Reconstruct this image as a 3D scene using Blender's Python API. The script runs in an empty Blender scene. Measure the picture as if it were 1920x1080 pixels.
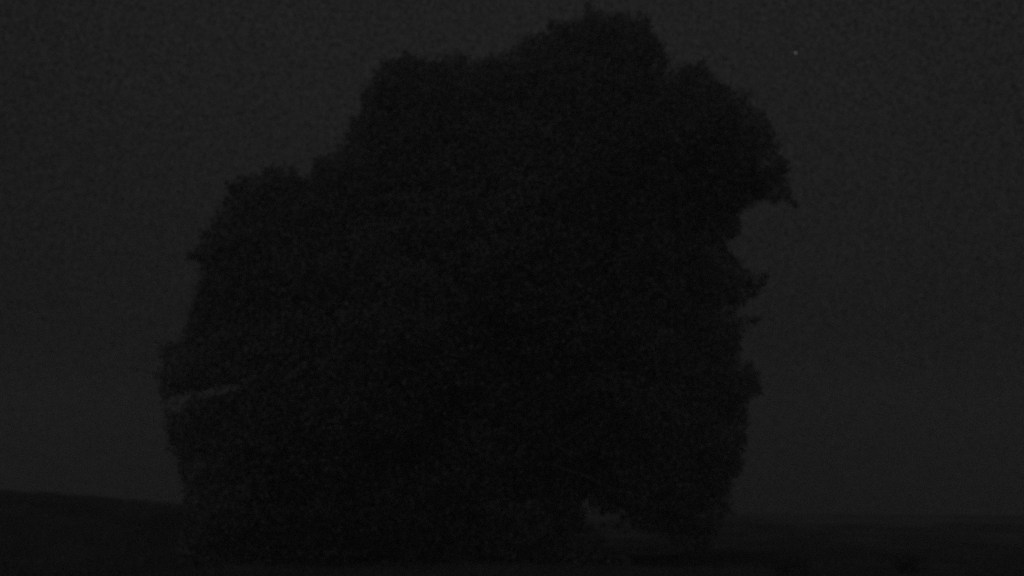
import bpy, math, random
import numpy as np

random.seed(7)
rng = np.random.default_rng(11)
C = bpy.context.scene.collection
scene = bpy.context.scene

# ------------------------------------------------------------------ camera
LENS, SENSOR = 35.0, 36.0
FPX = LENS / SENSOR * 1920.0            # focal length in photograph pixels
PITCH = math.atan(445.0 / FPX)          # level ground meets the sky near row 985
EYE = 1.65
cam_data = bpy.data.cameras.new('camera')
cam = bpy.data.objects.new('camera', cam_data)
C.objects.link(cam)
cam.location = (0, 0, EYE)
cam.rotation_euler = (math.pi / 2 + PITCH, 0, 0)
cam_data.lens = LENS
cam_data.sensor_width = SENSOR
cam_data.clip_start = 0.1
cam_data.clip_end = 20000
cam_data.dof.use_dof = True             # hand held at night: focus fell a little short
cam_data.dof.focus_distance = 5.0
cam_data.dof.aperture_fstop = 1.6
cam_data.dof.aperture_blades = 7
scene.camera = cam

HAZE = 0.00125                            # density of the thin mist, per metre
# ------------------------------------------------------------------ night light
FILL_EL, FILL_AZ = math.radians(15), math.radians(195)   # behind the camera, a little to the left
world = bpy.data.worlds.new('World')
scene.world = world
world.use_nodes = True
nt = world.node_tree
nt.nodes.clear()
N = nt.nodes.new
L = nt.links.new
out = N('ShaderNodeOutputWorld')
bg = N('ShaderNodeBackground')
sky = N('ShaderNodeTexSky')
sky.sky_type = 'NISHITA'
sky.sun_disc = False
sky.sun_elevation = FILL_EL
sky.sun_rotation = FILL_AZ
sky.air_density = 1.0
sky.dust_density = 0.3
sky.ozone_density = 1.0
hsv = N('ShaderNodeHueSaturation')
hsv.inputs['Saturation'].default_value = 0.0             # moonless looking grey: too dark for colour
tc = N('ShaderNodeTexCoord')
sep = N('ShaderNodeSeparateXYZ')
L(tc.outputs['Generated'], sep.inputs[0])
# thin even overcast: flattens the bright horizon of the clear sky
flat = N('ShaderNodeValToRGB')
cr = flat.color_ramp
cr.elements[0].position = 0.0
cr.elements[0].color = (0.12, 0.12, 0.12, 1)
cr.elements[1].position = 0.62
cr.elements[1].color = (1, 1, 1, 1)
e = cr.elements.new(0.18); e.color = (0.33, 0.33, 0.33, 1)
e = cr.elements.new(0.40); e.color = (0.70, 0.70, 0.70, 1)
L(sep.outputs['Z'], flat.inputs[0])
# broad thin cloud, and fine sensor grain painted into the sky
big = N('ShaderNodeTexNoise'); big.inputs['Scale'].default_value = 2.3
big.inputs['Detail'].default_value = 3
L(tc.outputs['Generated'], big.inputs['Vector'])
fine = N('ShaderNodeTexNoise'); fine.inputs['Scale'].default_value = 330
fine.inputs['Detail'].default_value = 3; fine.inputs['Roughness'].default_value = 0.75
L(tc.outputs['Generated'], fine.inputs['Vector'])


def mapr(src, a, b, c, d):
    m = N('ShaderNodeMapRange')
    m.inputs['From Min'].default_value = a
    m.inputs['From Max'].default_value = b
    m.inputs['To Min'].default_value = c
    m.inputs['To Max'].default_value = d
    L(src, m.inputs['Value'])
    return m.outputs[0]


def mul(a, b):
    m = N('ShaderNodeMath'); m.operation = 'MULTIPLY'
    L(a, m.inputs[0]); L(b, m.inputs[1])
    return m.outputs[0]


bw = N('ShaderNodeRGBToBW')
L(sky.outputs[0], hsv.inputs['Color'])
# clear sky under cloud: a third of it shows, the rest is the even layer
mixc = N('ShaderNodeMix'); mixc.data_type = 'RGBA'
mixc.inputs['Factor'].default_value = 0.85
mixc.inputs['B'].default_value = (1, 1, 1, 1)
mixi = [s for s in mixc.inputs if s.type == 'RGBA']
L(hsv.outputs[0], mixi[0])
mixi[1].default_value = (1.0, 1.0, 1.0, 1)
mixo = [s for s in mixc.outputs if s.type == 'RGBA'][0]
L(mixo, bw.inputs[0])
v = mul(bw.outputs[0], flat.outputs[0])
v = mul(v, mapr(big.outputs[0], 0.25, 0.75, 0.90, 1.10))
v = mul(v, mapr(fine.outputs[0], 0.25, 0.75, 0.1, 1.9))
L(v, bg.inputs['Color'])
bg.inputs['Strength'].default_value = 0.0108
L(bg.outputs[0], out.inputs[0])

fill = bpy.data.lights.new('front_fill', 'SUN')  # unseen frontal light, added to lift the dark leaves
fill.energy = 0.48
fill.angle = math.radians(100)                            # very wide, to even out speckle on the leaves
fill.color = (1.0, 1.0, 1.0)
fill_o = bpy.data.objects.new('front_fill', fill)
C.objects.link(fill_o)
fill_o.rotation_euler = (math.pi / 2 - FILL_EL, 0, math.radians(-15))

scene.view_settings.view_transform = 'Standard'
scene.view_settings.look = 'None'
scene.view_settings.exposure = 0
scene.view_settings.gamma = 1
scene.view_settings.use_curve_mapping = False
scene.render.engine = 'CYCLES'
scene.cycles.use_denoising = False                       # a night exposure keeps its grain
scene.cycles.max_bounces = 3
scene.cycles.diffuse_bounces = 2
scene.cycles.filter_width = 2.2
scene.render.dither_intensity = 1.5


# ------------------------------------------------------------------ helpers
def world_point(px, py, Y):
    """point on the ray of photograph pixel (px, py) at distance Y, for placing things in metres"""
    u = (px - 960) / FPX
    w = (540 - py) / FPX
    dy = math.cos(PITCH) - w * math.sin(PITCH)
    dz = math.sin(PITCH) + w * math.cos(PITCH)
    return u / dy * Y, Y, EYE + dz / dy * Y


def to_pixel(P):
    x, y, z = P[:, 0], P[:, 1], P[:, 2] - EYE
    d = y * math.cos(PITCH) + z * math.sin(PITCH)
    h = -y * math.sin(PITCH) + z * math.cos(PITCH)
    return 960 + x / d * FPX, 540 - h / d * FPX


def principled(name, rough=0.8, spec=0.2):
    m = bpy.data.materials.new(name)
    m.use_nodes = True
    b = m.node_tree.nodes['Principled BSDF']
    b.inputs['Roughness'].default_value = rough
    b.inputs['Specular IOR Level'].default_value = spec
    return m, m.node_tree, b


def noisy(name, c0, c1, scale, rough=0.85, spec=0.15, bump=0.0, detail=5):
    m, t, b = principled(name, rough, spec)
    co = t.nodes.new('ShaderNodeTexCoord')
    n = t.nodes.new('ShaderNodeTexNoise')
    n.inputs['Scale'].default_value = scale
    n.inputs['Detail'].default_value = detail
    t.links.new(co.outputs['Object'], n.inputs['Vector'])
    r = t.nodes.new('ShaderNodeValToRGB')
    r.color_ramp.elements[0].position = 0.32
    r.color_ramp.elements[0].color = (*c0, 1)
    r.color_ramp.elements[1].position = 0.68
    r.color_ramp.elements[1].color = (*c1, 1)
    t.links.new(n.outputs[0], r.inputs[0])
    t.links.new(r.outputs[0], b.inputs['Base Color'])
    if bump:
        bm = t.nodes.new('ShaderNodeBump')
        bm.inputs['Strength'].default_value = bump
        bm.inputs['Distance'].default_value = 0.05
        t.links.new(n.outputs[0], bm.inputs['Height'])
        t.links.new(bm.outputs[0], b.inputs['Normal'])
    return m


def mesh_object(name, verts, faces, mat, parent=None, smooth=False):
    """faces: (n, k) int array, all of the same size"""
    me = bpy.data.meshes.new(name)
    verts = np.asarray(verts, dtype=np.float32)
    faces = np.asarray(faces, dtype=np.int32)
    n, k = faces.shape
    me.vertices.add(len(verts)); me.vertices.foreach_set('co', verts.ravel())
    me.loops.add(n * k); me.loops.foreach_set('vertex_index', faces.ravel())
    me.polygons.add(n)
    me.polygons.foreach_set('loop_start', np.arange(0, n * k, k, dtype=np.int32))
    if smooth:
        me.polygons.foreach_set('use_smooth', np.ones(n, dtype=bool))
    me.update(calc_edges=True)
    me.materials.append(mat)
    o = bpy.data.objects.new(name, me)
    C.objects.link(o)
    if parent:
        o.parent = parent
    return o


def leaves(centres, size, lo=0.7, hi=1.3, narrow=0.62):
    """one diamond shaped, slightly folded leaf (or leaf spray) per centre, turned at random"""
    n = len(centres)
    a = rng.normal(size=(n, 3)); a /= np.linalg.norm(a, axis=1)[:, None]
    b = rng.normal(size=(n, 3)); b -= (a * b).sum(1)[:, None] * a
    b /= np.linalg.norm(b, axis=1)[:, None]
    c = np.cross(a, b)
    s = (size * rng.uniform(lo, hi, n))[:, None]
    tip, side, fold = a * s, b * s * narrow * 0.5, c * s * 0.16
    V = np.empty((n, 4, 3))
    V[:, 0] = centres - tip * 0.5
    V[:, 1] = centres + side + fold
    V[:, 2] = centres + tip * 0.5
    V[:, 3] = centres - side + fold
    F = np.arange(n * 4).reshape(n, 4)
    return V.reshape(-1, 3), F


def tube(points, radii, seg=10, wobble=0.06):
    pts = np.array(points, dtype=float)
    V, F = [], []
    up = np.array([0.13, 0.21, 0.97])
    for i, p in enumerate(pts):
        d = pts[min(i + 1, len(pts) - 1)] - pts[max(i - 1, 0)]
        d /= np.linalg.norm(d)
        ref = up if abs(d @ up) < 0.9 else np.array([1.0, 0.1, 0])
        s = np.cross(d, ref); s /= np.linalg.norm(s)
        t = np.cross(s, d)
        for k in range(seg):
            a = 2 * math.pi * k / seg
            r = radii[i] * (1 + wobble * rng.normal())
            V.append(p + r * (math.cos(a) * s + math.sin(a) * t))
    for i in range(len(pts) - 1):
        for k in range(seg):
            F.append([i * seg + k, i * seg + (k + 1) % seg, (i + 1) * seg + (k + 1) % seg, (i + 1) * seg + k])
    return V, F


def empty(name, loc, label, cat, group=None):
    o = bpy.data.objects.new(name, None)
    C.objects.link(o)
    o.location = loc
    o.empty_display_size = 0.5
    o['label'] = label
    o['category'] = cat
    if group:
        o['group'] = group
    return o


def inside(px, py, poly):
    poly = np.asarray(poly, float)
    res = np.zeros(len(px), bool)
    x0, y0 = poly[-1]
    for x1, y1 in poly:
        cond = ((y1 > py) != (y0 > py))
        with np.errstate(divide='ignore', invalid='ignore'):
            xi = (x0 - x1) * (py - y1) / (y0 - y1) + x1
        res ^= cond & (px < xi)
        x0, y0 = x1, y1
    return res


def edge_dist(px, py, poly):
    poly = np.asarray(poly, float)
    best = np.full(len(px), 1e9)
    a = poly[-1]
    for b in poly:
        ab = b - a
        t = np.clip(((px - a[0]) * ab[0] + (py - a[1]) * ab[1]) / max(ab @ ab, 1e-9), 0, 1)
        best = np.minimum(best, np.hypot(px - a[0] - t * ab[0], py - a[1] - t * ab[1]))
        a = b
    return best


def smooth(a, b, x):
    t = np.clip((x - a) / (b - a), 0, 1)
    return t * t * (3 - 2 * t)


# ------------------------------------------------------------------ ground
def height(x, y):
    rise = smooth(55, 105, y) * (2.75 + 0.22 * np.sin(x / 41.0 + 1.0) - 0.006 * np.clip(x, -60, 160))
    bumps = 0.05 * np.sin(x * 0.9 + 0.6 * y) * np.sin(y * 0.55) + 0.06 * np.sin(x * 0.23 + 2) * np.cos(y * 0.19)
    far = -smooth(112, 200, y) * 3.5
    # a bank beyond the tree on the left, sloping down to the right
    ridge = np.interp(x, [-200, -60, -45, -31, -19.6, -12, -5], [6.3, 5.0, 4.3, 3.4, 2.42, 1.2, 0.0])
    rise = rise * smooth(-30, 10, x) + ridge * smooth(38, 60, y) + (0.12 * np.sin(x * 0.6) + 0.10 * np.sin(x * 1.7 + 1)) * smooth(45, 60, y) * smooth(-6, -14, x)
    return rise + bumps * smooth(2, 20, np.abs(y)) + far


def axis(lo, hi, step, far):
    near = np.arange(lo, hi + step, step)
    g, x, s = [], hi + step, step
    while x < far:
        s *= 1.18; x += s; g.append(x)
    g2, x, s = [], lo - step, step
    while x > -far:
        s *= 1.18; x -= s; g2.append(x)
    return np.array(g2[::-1] + list(near) + g)


gx, gy = axis(-60, 60, 0.8, 175), axis(-10, 120, 0.8, 165)
X, Yg = np.meshgrid(gx, gy)
Z = height(X, Yg)
nx, ny = len(gx), len(gy)
idx = np.arange(nx * ny).reshape(ny, nx)
F = np.stack([idx[:-1, :-1], idx[:-1, 1:], idx[1:, 1:], idx[1:, :-1]], -1).reshape(-1, 4)

gm, t, b = principled('field_grass', 0.95, 0.05)
co = t.nodes.new('ShaderNodeTexCoord')
sp = t.nodes.new('ShaderNodeSeparateXYZ')
t.links.new(co.outputs['Object'], sp.inputs[0])
n1 = t.nodes.new('ShaderNodeTexNoise'); n1.inputs['Scale'].default_value = 0.09; n1.inputs['Detail'].default_value = 4
n2 = t.nodes.new('ShaderNodeTexNoise'); n2.inputs['Scale'].default_value = 5.0; n2.inputs['Detail'].default_value = 6
t.links.new(co.outputs['Object'], n1.inputs['Vector']); t.links.new(co.outputs['Object'], n2.inputs['Vector'])
# the ground colour turns paler from left to right
mr = t.nodes.new('ShaderNodeMapRange')
mr.inputs['From Min'].default_value = -8; mr.inputs['From Max'].default_value = 4
t.links.new(sp.outputs['X'], mr.inputs['Value'])
mx = t.nodes.new('ShaderNodeMix'); mx.data_type = 'RGBA'
rc = [s for s in mx.inputs if s.type == 'RGBA']; ro = [s for s in mx.outputs if s.type == 'RGBA'][0]
rc[0].default_value = (0.042, 0.042, 0.0415, 1); rc[1].default_value = (0.080, 0.080, 0.079, 1)
t.links.new(mr.outputs[0], mx.inputs['Factor'])
m2 = t.nodes.new('ShaderNodeMix'); m2.data_type = 'RGBA'; m2.blend_type = 'MULTIPLY'
m2.inputs['Factor'].default_value = 1
r2 = [s for s in m2.inputs if s.type == 'RGBA']; o2 = [s for s in m2.outputs if s.type == 'RGBA'][0]
ad = t.nodes.new('ShaderNodeMath'); ad.operation = 'ADD'
t.links.new(n1.outputs[0], ad.inputs[0]); t.links.new(n2.outputs[0], ad.inputs[1])
rr = t.nodes.new('ShaderNodeMapRange')
rr.inputs['From Min'].default_value = 0.7; rr.inputs['From Max'].default_value = 1.3
rr.inputs['To Min'].default_value = 0.55; rr.inputs['To Max'].default_value = 1.3
t.links.new(ad.outputs[0], rr.inputs['Value'])
t.links.new(ro, r2[0]); t.links.new(rr.outputs[0], r2[1]); t.links.new(o2, b.inputs['Base Color'])
g = mesh_object('ground', np.stack([X, Yg, Z], -1).reshape(-1, 3), F, gm, smooth=True)
g['kind'] = 'structure'

# ------------------------------------------------------------------ the big tree
TY = 40.0
OUT = [(330, 1078), (338, 1010), (345, 960), (354, 915), (338, 890), (324, 850), (312, 800), (314, 768),
       (304, 742), (300, 700), (308, 668), (302, 645), (340, 638), (350, 600), (365, 560), (377, 520), (380, 497),
       (356, 482), (372, 462), (378, 438), (400, 412), (420, 380), (430, 345), (460, 332), (490, 328), (520, 311),
       (550, 317), (574, 336), (590, 304), (622, 284), (652, 264), (652, 236), (680, 205), (672, 178), (700, 150),
       (714, 120), (744, 110), (772, 100), (795, 117), (820, 113), (850, 105), (870, 98), (885, 115), (912, 113),
       (935, 102), (962, 98), (976, 78), (1000, 61), (1024, 62), (1032, 42), (1060, 43), (1085, 34), (1104, 8),
       (1124, 25), (1145, 31), (1165, 18), (1190, 27), (1216, 31), (1222, 65), (1246, 83), (1250, 110), (1254, 136),
       (1270, 130), (1290, 118), (1320, 116), (1336, 140), (1350, 155), (1372, 172), (1402, 168), (1412, 200),
       (1440, 215), (1442, 242), (1456, 272), (1466, 296), (1482, 304), (1470, 326), (1476, 358), (1494, 388),
       (1458, 380), (1430, 371), (1402, 384), (1384, 400), (1392, 430), (1374, 440), (1360, 452), (1368, 474),
       (1386, 490), (1400, 514), (1438, 520), (1424, 542), (1402, 566), (1378, 572), (1388, 594), (1426, 604),
       (1394, 614), (1386, 650), (1388, 682), (1416, 684), (1420, 710), (1427, 735), (1402, 750), (1396, 790),
       (1398, 830), (1388, 880), (1376, 905), (1364, 930), (1370, 958), (1346, 990), (1334, 1026), (1300, 1042),
       (1268, 1022), (1235, 1000), (1205, 992), (1180, 972), (1150, 966), (1118, 952), (1096, 952), (1092, 978),
       (1130, 1005), (1150, 1030), (1185, 1048), (1200, 1078)]
# openings where the sky shows through the left and upper crown
GAPS = [([(290, 772), (318, 742), (345, 734), (360, 732), (360, 752), (340, 772)], 0.1),
        ([(350, 742), (400, 722), (462, 707), (470, 722), (428, 738), (385, 751)], 0.1),
        ([(1078, 66), (1100, 68), (1102, 84), (1082, 86)], 0.6),
        ([(400, 850), (440, 838), (458, 852), (420, 872)], 0.45),
        ([(340, 870), (372, 858), (392, 872), (360, 890)], 0.4),
        ([(1390, 205), (1412, 205), (1410, 222), (1388, 222)], 0.35),
        ([(1420, 302), (1452, 298), (1460, 312), (1428, 316)], 0.3),
        ([(1262, 520), (1292, 520), (1292, 536), (1264, 536)], 0.55)]
MPP = TY / FPX / math.cos(PITCH)        # rough metres per pixel at the tree

tree = empty('broadleaf_tree', (world_point(860, 1070, TY)[0], TY, 0),
             'huge dark broadleaf tree in full leaf in the middle, against the night sky', 'tree')
bx = tree.location.x


def crown_points():
    # clump centres: real positions in metres, kept when the clump lies within the outline seen from the field
    n = 60000
    x = rng.uniform(-16, 13, n); z = rng.uniform(0.0, 25.5, n)
    P = np.stack([x, np.full(n, TY), z], 1)
    px, py = to_pixel(P)
    ok = inside(px, py, OUT)
    P, px, py = P[ok], px[ok], py[ok]
    d = edge_dist(px, py, [q for q in OUT if q[1] < 1079])
    low = np.clip((1090 - py), 0, None)
    dm = np.maximum(np.minimum(d, 1e9), 0) * MPP
    T = np.minimum(10.0, 1.1 * dm ** 0.5 + 0.62 * dm)
    u = rng.uniform(-1, 1, len(P))
    u = np.sign(u) * np.abs(u) ** 0.45
    P[:, 1] += u * T
    px, py = to_pixel(P)
    ok = inside(px, py, OUT)
    d = edge_dist(px, py, OUT) * MPP
    r = rng.uniform(0.30, 0.85, len(P))
    big = d > 1.2
    r[big] *= 1.15
    ok &= (d > r * 0.62)
    P, r = P[ok], r[ok]
    # even out: keep a number that fills the volume
    keep = rng.permutation(len(P))[:9800]
    return P[keep], r[keep]


cen, rad = crown_points()
# fringe: small clumps right along the outline
per_edge = []
pts = np.array(OUT, float)
for a, b2 in zip(pts[:-1], pts[1:]):
    m = max(2, int(np.hypot(*(b2 - a)) / 5))
    tt = rng.uniform(0, 1, m)
    per_edge.append(a + (b2 - a) * tt[:, None])
per_edge = np.concatenate(per_edge)
per_edge = np.repeat(per_edge, 4, axis=0) + rng.normal(0, 12, (len(per_edge) * 4, 2))
ok = inside(per_edge[:, 0], per_edge[:, 1], OUT)
per_edge = per_edge[ok]
dE = edge_dist(per_edge[:, 0], per_edge[:, 1], OUT) * MPP
ok = dE > 0.10
per_edge, dE = per_edge[ok], dE[ok]
fringe = np.array([world_point(p[0], p[1], TY + rng.normal(0, 0.7)) for p in per_edge])
frad = np.clip(dE * 1.15, 0.12, 0.42)
print('clumps', len(cen), 'fringe', len(fringe))


def clump_leaves(cen, rad, dens):
    cnt = np.maximum(6, (dens * rad ** 2).astype(int))
    ci = np.repeat(np.arange(len(cen)), cnt)
    n = len(ci)
    u = rng.normal(size=(n, 3)); u /= np.linalg.norm(u, axis=1)[:, None]
    u *= rng.uniform(0.12, 1.0, n)[:, None] ** 0.4
    q = rng.uniform(0.75, 1.25, (len(cen), 3))[ci]
    return cen[ci] + u * q * rad[ci][:, None]


sp = []
area = sum(a[0] * b[1] - b[0] * a[1] for a, b in zip(OUT, OUT[1:]))
sgn = 1 if area > 0 else -1
for a, b2 in zip(pts[:-1], pts[1:]):
    seg = b2 - a
    L_ = np.hypot(*seg)
    nrm = np.array([seg[1], -seg[0]]) / L_ * sgn
    if a[1] > 1000 and b2[1] > 1000:
        continue
    for _ in range(max(1, int(L_ / 9 * rng.uniform(0.5, 1.5)))):
        q = a + seg * rng.uniform(0, 1) - nrm * 11
        p0 = np.array(world_point(q[0], q[1], TY + rng.normal(0, 0.9)))
        ang = rng.normal(0, 0.7)
        d2 = np.array([nrm[0] * math.cos(ang) - nrm[1] * math.sin(ang), nrm[0] * math.sin(ang) + nrm[1] * math.cos(ang)])
        d3 = np.array([d2[0], rng.normal(0, 0.4), -d2[1]])
        ln = min(rng.gamma(1.6, 0.13) + 0.08, 0.48)
        m = int(26 * ln) + 6
        tt = rng.uniform(0, 1, m) ** 0.9
        sp.append(p0 + d3 * (tt * ln)[:, None] + rng.normal(0, 0.075, (m, 3)) * (1.25 - tt)[:, None])
# rounded tufts standing a little proud of the crown
tq = np.array([a + (b2 - a) * rng.uniform(0, 1) for a, b2 in zip(pts[:-4], pts[1:-3]) for _ in range(1 + int(rng.uniform() < 0.6))])
tq = tq[tq[:, 1] < 1000]
tuft = np.array([world_point(q[0], q[1], TY + rng.normal(0, 0.8)) for q in tq])
sp.append(clump_leaves(tuft, rng.uniform(0.10, 0.26, len(tuft)), 420))
# loose hanging sprays in front of the opening at the right foot of the crown
hq = np.stack([rng.uniform(1105, 1300, 11), np.zeros(11)], 1)
hq[:, 1] = 958 + (hq[:, 0] - 1105) * 0.38 + rng.uniform(-8, 24, 11)
hang = np.array([world_point(q[0], q[1], TY + rng.normal(0, 2.0)) for q in hq])
sp.append(clump_leaves(hang, rng.uniform(0.10, 0.22, 11), 300))
SP = np.concatenate(sp)
LP = np.concatenate([clump_leaves(cen, rad, 150), clump_leaves(fringe, frad, 210)])
px, py = to_pixel(LP)
keep = LP[:, 2] > 0.05
for poly, dens in GAPS:
    ins = inside(px, py, poly)
    soft = np.where(ins, 1.0, np.clip(1 - edge_dist(px, py, poly) / 9.0, 0, 1))
    cut = np.clip(soft * (0.55 + 0.45 * np.where(ins, np.clip(edge_dist(px, py, poly) / 6.0, 0, 1), 0)), 0, 1)
    keep &= ~(rng.uniform(0, 1, len(LP)) < cut * (1 - dens * 0.9))
# ragged edge: bites between the leaf clumps, half a metre or so across
edge_in = edge_dist(px, py, OUT[:-3])
bite = (np.sin(LP[:, 0] * 5.1 + 1.7 * np.sin(LP[:, 2] * 2.3)) * np.sin(LP[:, 2] * 5.7 + 1.9 * np.sin(LP[:, 0] * 2.9 + 1))
        + 0.5 * np.sin(LP[:, 0] * 9.7 + LP[:, 2] * 3.1) * np.sin(LP[:, 2] * 11.3 - LP[:, 0] * 2.0))
keep &= ~((bite > 0.15) & (edge_in < 16 * np.clip(bite, 0, 1.2)) & (rng.uniform(0, 1, len(LP)) < 0.9))
# thin sprigs: leaves beyond the outline only rarely
outm = ~inside(px, py, OUT + [(1200, 1200), (330, 1200)])
dd = np.zeros(len(LP)); dd[outm] = edge_dist(px[outm], py[outm], OUT)
keep &= ~(outm & (rng.uniform(0, 1, len(LP)) < np.clip(dd / 14, 0, 1)))
LP = np.concatenate([LP[keep], SP])
print('leaves', len(LP), 'ground extent', gx.min(), gx.max(), gy.min(), gy.max(), Z.min())
leaf_mat = noisy('tree_leaf', (0.066, 0.0665, 0.065), (0.088, 0.0885, 0.087), 0.9, rough=0.9, spec=0.08)
LPl = LP - np.array([bx, TY, 0])
V, F = leaves(LPl, 0.125)
cr_o = mesh_object('crown', V, F, leaf_mat, tree)
cr_o['kind'] = 'stuff'

# trunk, limbs and branches inside the crown
bark = noisy('bark', (0.03, 0.0295, 0.029), (0.07, 0.069, 0.068), 6, bump=0.6)
tp = [(0, 0, -0.3), (0.02, 0, 0.3), (0.05, 0.03, 1.5), (0.15, 0.1, 3.5), (0.35, 0.1, 6.5), (0.8, 0.0, 10), (1.5, -0.2, 14), (2.6, 0, 18), (3.6, 0.1, 21.5)]
tr = [1.25, 0.95, 0.78, 0.68, 0.58, 0.45, 0.3, 0.16, 0.05]
V, F = tube(tp, tr, 14)
mesh_object('trunk', V, F, bark, tree, True)
targets = [(560, 400, 0), (420, 560, -1), (380, 700, 1), (420, 850, -2), (700, 250, 1), (860, 180, -2), (1150, 90, 0),
           (1320, 200, 1), (1430, 300, 0), (1440, 360, -0.5), (1340, 520, 0), (1380, 605, 0.5), (1380, 730, -1),
           (1300, 860, 1), (1000, 350, 5), (900, 420, -6), (700, 600, -6), (1100, 640, 6), (760, 800, 5), (1080, 860, -4)]
for i, (qx, qy, dy) in enumerate(targets):
    end = np.array(world_point(qx, qy, TY + dy)) - np.array([bx, TY, 0])
    h0 = min(max(2.6, end[2] * 0.42), 12)
    start = np.array([np.interp(h0, [p[2] for p in tp], [p[0] for p in tp]), 0.05, h0])
    pts3, n = [], 7
    for k in range(n):
        s = k / (n - 1)
        p = start + (end - start) * s
        p[2] += math.sin(s * math.pi) * 0.8
        if 0 < k < n - 1:
            p += rng.normal(0, 0.22, 3)
        pts3.append(p)
    r0 = 0.30 if end[2] > 8 else 0.2
    V, F = tube(pts3, [r0 * (1 - 0.93 * k / (n - 1)) for k in range(n)], 8)
    limb = mesh_object('limb', V, F, bark, tree, True)
    for j in range(3):
        s = pts3[3 + j]
        e2 = s + (end - start) / np.linalg.norm(end - start) * 1.6 + rng.normal(0, 0.9, 3)
        V, F = tube([s, (s + e2) / 2 + rng.normal(0, .1, 3), e2], [0.06, 0.04, 0.015], 5)
        mesh_object('branch', V, F, bark, limb, True)

# ------------------------------------------------------------------ bushes in the rough grass, lower right
bush_leaf = noisy('bush_leaf', (0.02, 0.021, 0.018), (0.05, 0.052, 0.046), 3, rough=0.7)


def bush(px, Y, w, h, label):
    x = world_point(px, 1000, Y)[0]
    z0 = float(height(np.float64(x), np.float64(Y)))
    o = empty('bush', (x, Y, z0), label, 'bush', 'bushes in the rough grass')
    n = 34
    c = rng.normal(size=(n, 3)); c /= np.linalg.norm(c, axis=1)[:, None]; c *= rng.uniform(0.3, 0.9, n)[:, None]
    c = c * [w / 2, w / 2, h * 0.45] + [0, 0, h * 0.5]
    P = clump_leaves(c, rng.uniform(0.12, 0.26, n), 900)
    P = P[P[:, 2] > 0.02]
    V, F = leaves(P, 0.07)
    f = mesh_object('foliage', V, F, bush_leaf, o); f['kind'] = 'stuff'
    for k in range(4):
        a = rng.uniform(0, 6.28)
        V, F = tube([(0.05 * math.cos(a), 0.05 * math.sin(a), -0.05), (0.2 * math.cos(a), 0.2 * math.sin(a), h * 0.4),
                     (w * 0.3 * math.cos(a), w * 0.3 * math.sin(a), h * 0.8)], [0.03, 0.022, 0.008], 6)
        mesh_object('stem', V, F, bark, o, True)


bush(1475, 34, 1.7, 0.75, 'low dark bush in the grass nearest to the tree, on its right')
bush(1700, 34, 1.4, 0.80, 'small dark bush at the bottom edge far to the right of the tree')

# ------------------------------------------------------------------ rough grass
def grass(n, x0, x1, y0, y1, hgt, seed):
    r = np.random.default_rng(seed)
    x = r.uniform(x0, x1, n); y = y0 + (y1 - y0) * r.uniform(0, 1, n) ** 1.6
    dens = np.sin(x * 0.7 + 1.3 * np.sin(y * 0.4)) + np.sin(y * 0.9 + x * 0.2)
    x, y, dens = x[dens > -1.1], y[dens > -1.1], dens[dens > -1.1]
    n = len(x)
    z = height(x, y)
    h = hgt * r.uniform(0.5, 1.25, n) * (0.8 + 0.2 * np.clip(dens, -1, 1.5))
    a = r.uniform(0, math.pi, n); w = 0.02
    lx, ly = r.normal(0, 0.3, n) * h, r.normal(0, 0.3, n) * h
    V = np.empty((n, 3, 3))
    V[:, 0] = np.stack([x - w * np.cos(a), y - w * np.sin(a), z - 0.02], 1)
    V[:, 1] = np.stack([x + w * np.cos(a), y + w * np.sin(a), z - 0.02], 1)
    V[:, 2] = np.stack([x + lx, y + ly, z + h], 1)
    return V.reshape(-1, 3), np.arange(n * 3).reshape(n, 3)


V, F = grass(400000, -50, 56, 24, 84, 0.34, 5)
go = mesh_object('rough_grass', V, F, noisy('grass_blade', (0.032, 0.0322, 0.0318), (0.066, 0.0663, 0.0655), 0.35, rough=0.8))
go['kind'] = 'stuff'
go['label'] = 'dark rough grass in the foreground around the foot of the tree'
go['category'] = 'grass'

# ------------------------------------------------------------------ thin night mist
hx, hy0, hy1, hz0, hz1 = 208, -208, 208, -6, 27.5
hv = [(x, y, z) for z in (hz0, hz1) for x, y in ((-hx, hy0), (hx, hy0), (hx, hy1), (-hx, hy1))]
hf = [(0, 3, 2, 1), (4, 5, 6, 7), (0, 1, 5, 4), (1, 2, 6, 5), (2, 3, 7, 6), (3, 0, 4, 7)]
hm = bpy.data.materials.new('mist')
hm.use_nodes = True
ht = hm.node_tree
ht.nodes.clear()
ho = ht.nodes.new('ShaderNodeOutputMaterial')
pv = ht.nodes.new('ShaderNodeVolumePrincipled')
pv.inputs['Color'].default_value = (0.9, 0.9, 0.9, 1)
pv.inputs['Density'].default_value = HAZE
ht.links.new(pv.outputs[0], ho.inputs['Volume'])
hz = mesh_object('haze', hv, hf, hm)
hz['kind'] = 'stuff'

# ------------------------------------------------------------------ the one visible star
SY = 1500.0
sx, sy_, sz = world_point(1492, 99, SY)
bmv, bmf = [], []
R = 1.5
for i in range(9):
    th = math.pi * i / 8
    for k in range(12):
        a = 2 * math.pi * k / 12
        bmv.append((R * math.sin(th) * math.cos(a), R * math.sin(th) * math.sin(a), R * math.cos(th)))
for i in range(8):
    for k in range(12):
        bmf.append((i * 12 + k, (i + 1) * 12 + k, (i + 1) * 12 + (k + 1) % 12, i * 12 + (k + 1) % 12))
sm, t, b = principled('star_light')
b.inputs['Base Color'].default_value = (0, 0, 0, 1)
b.inputs['Emission Color'].default_value = (1, 0.98, 0.95, 1)
b.inputs['Emission Strength'].default_value = 0.2
st = mesh_object('star', bmv, bmf, sm)
st.location = (sx, sy_, sz)
st['label'] = 'single faint star in the dark sky above and right of the tree'
st['category'] = 'star'
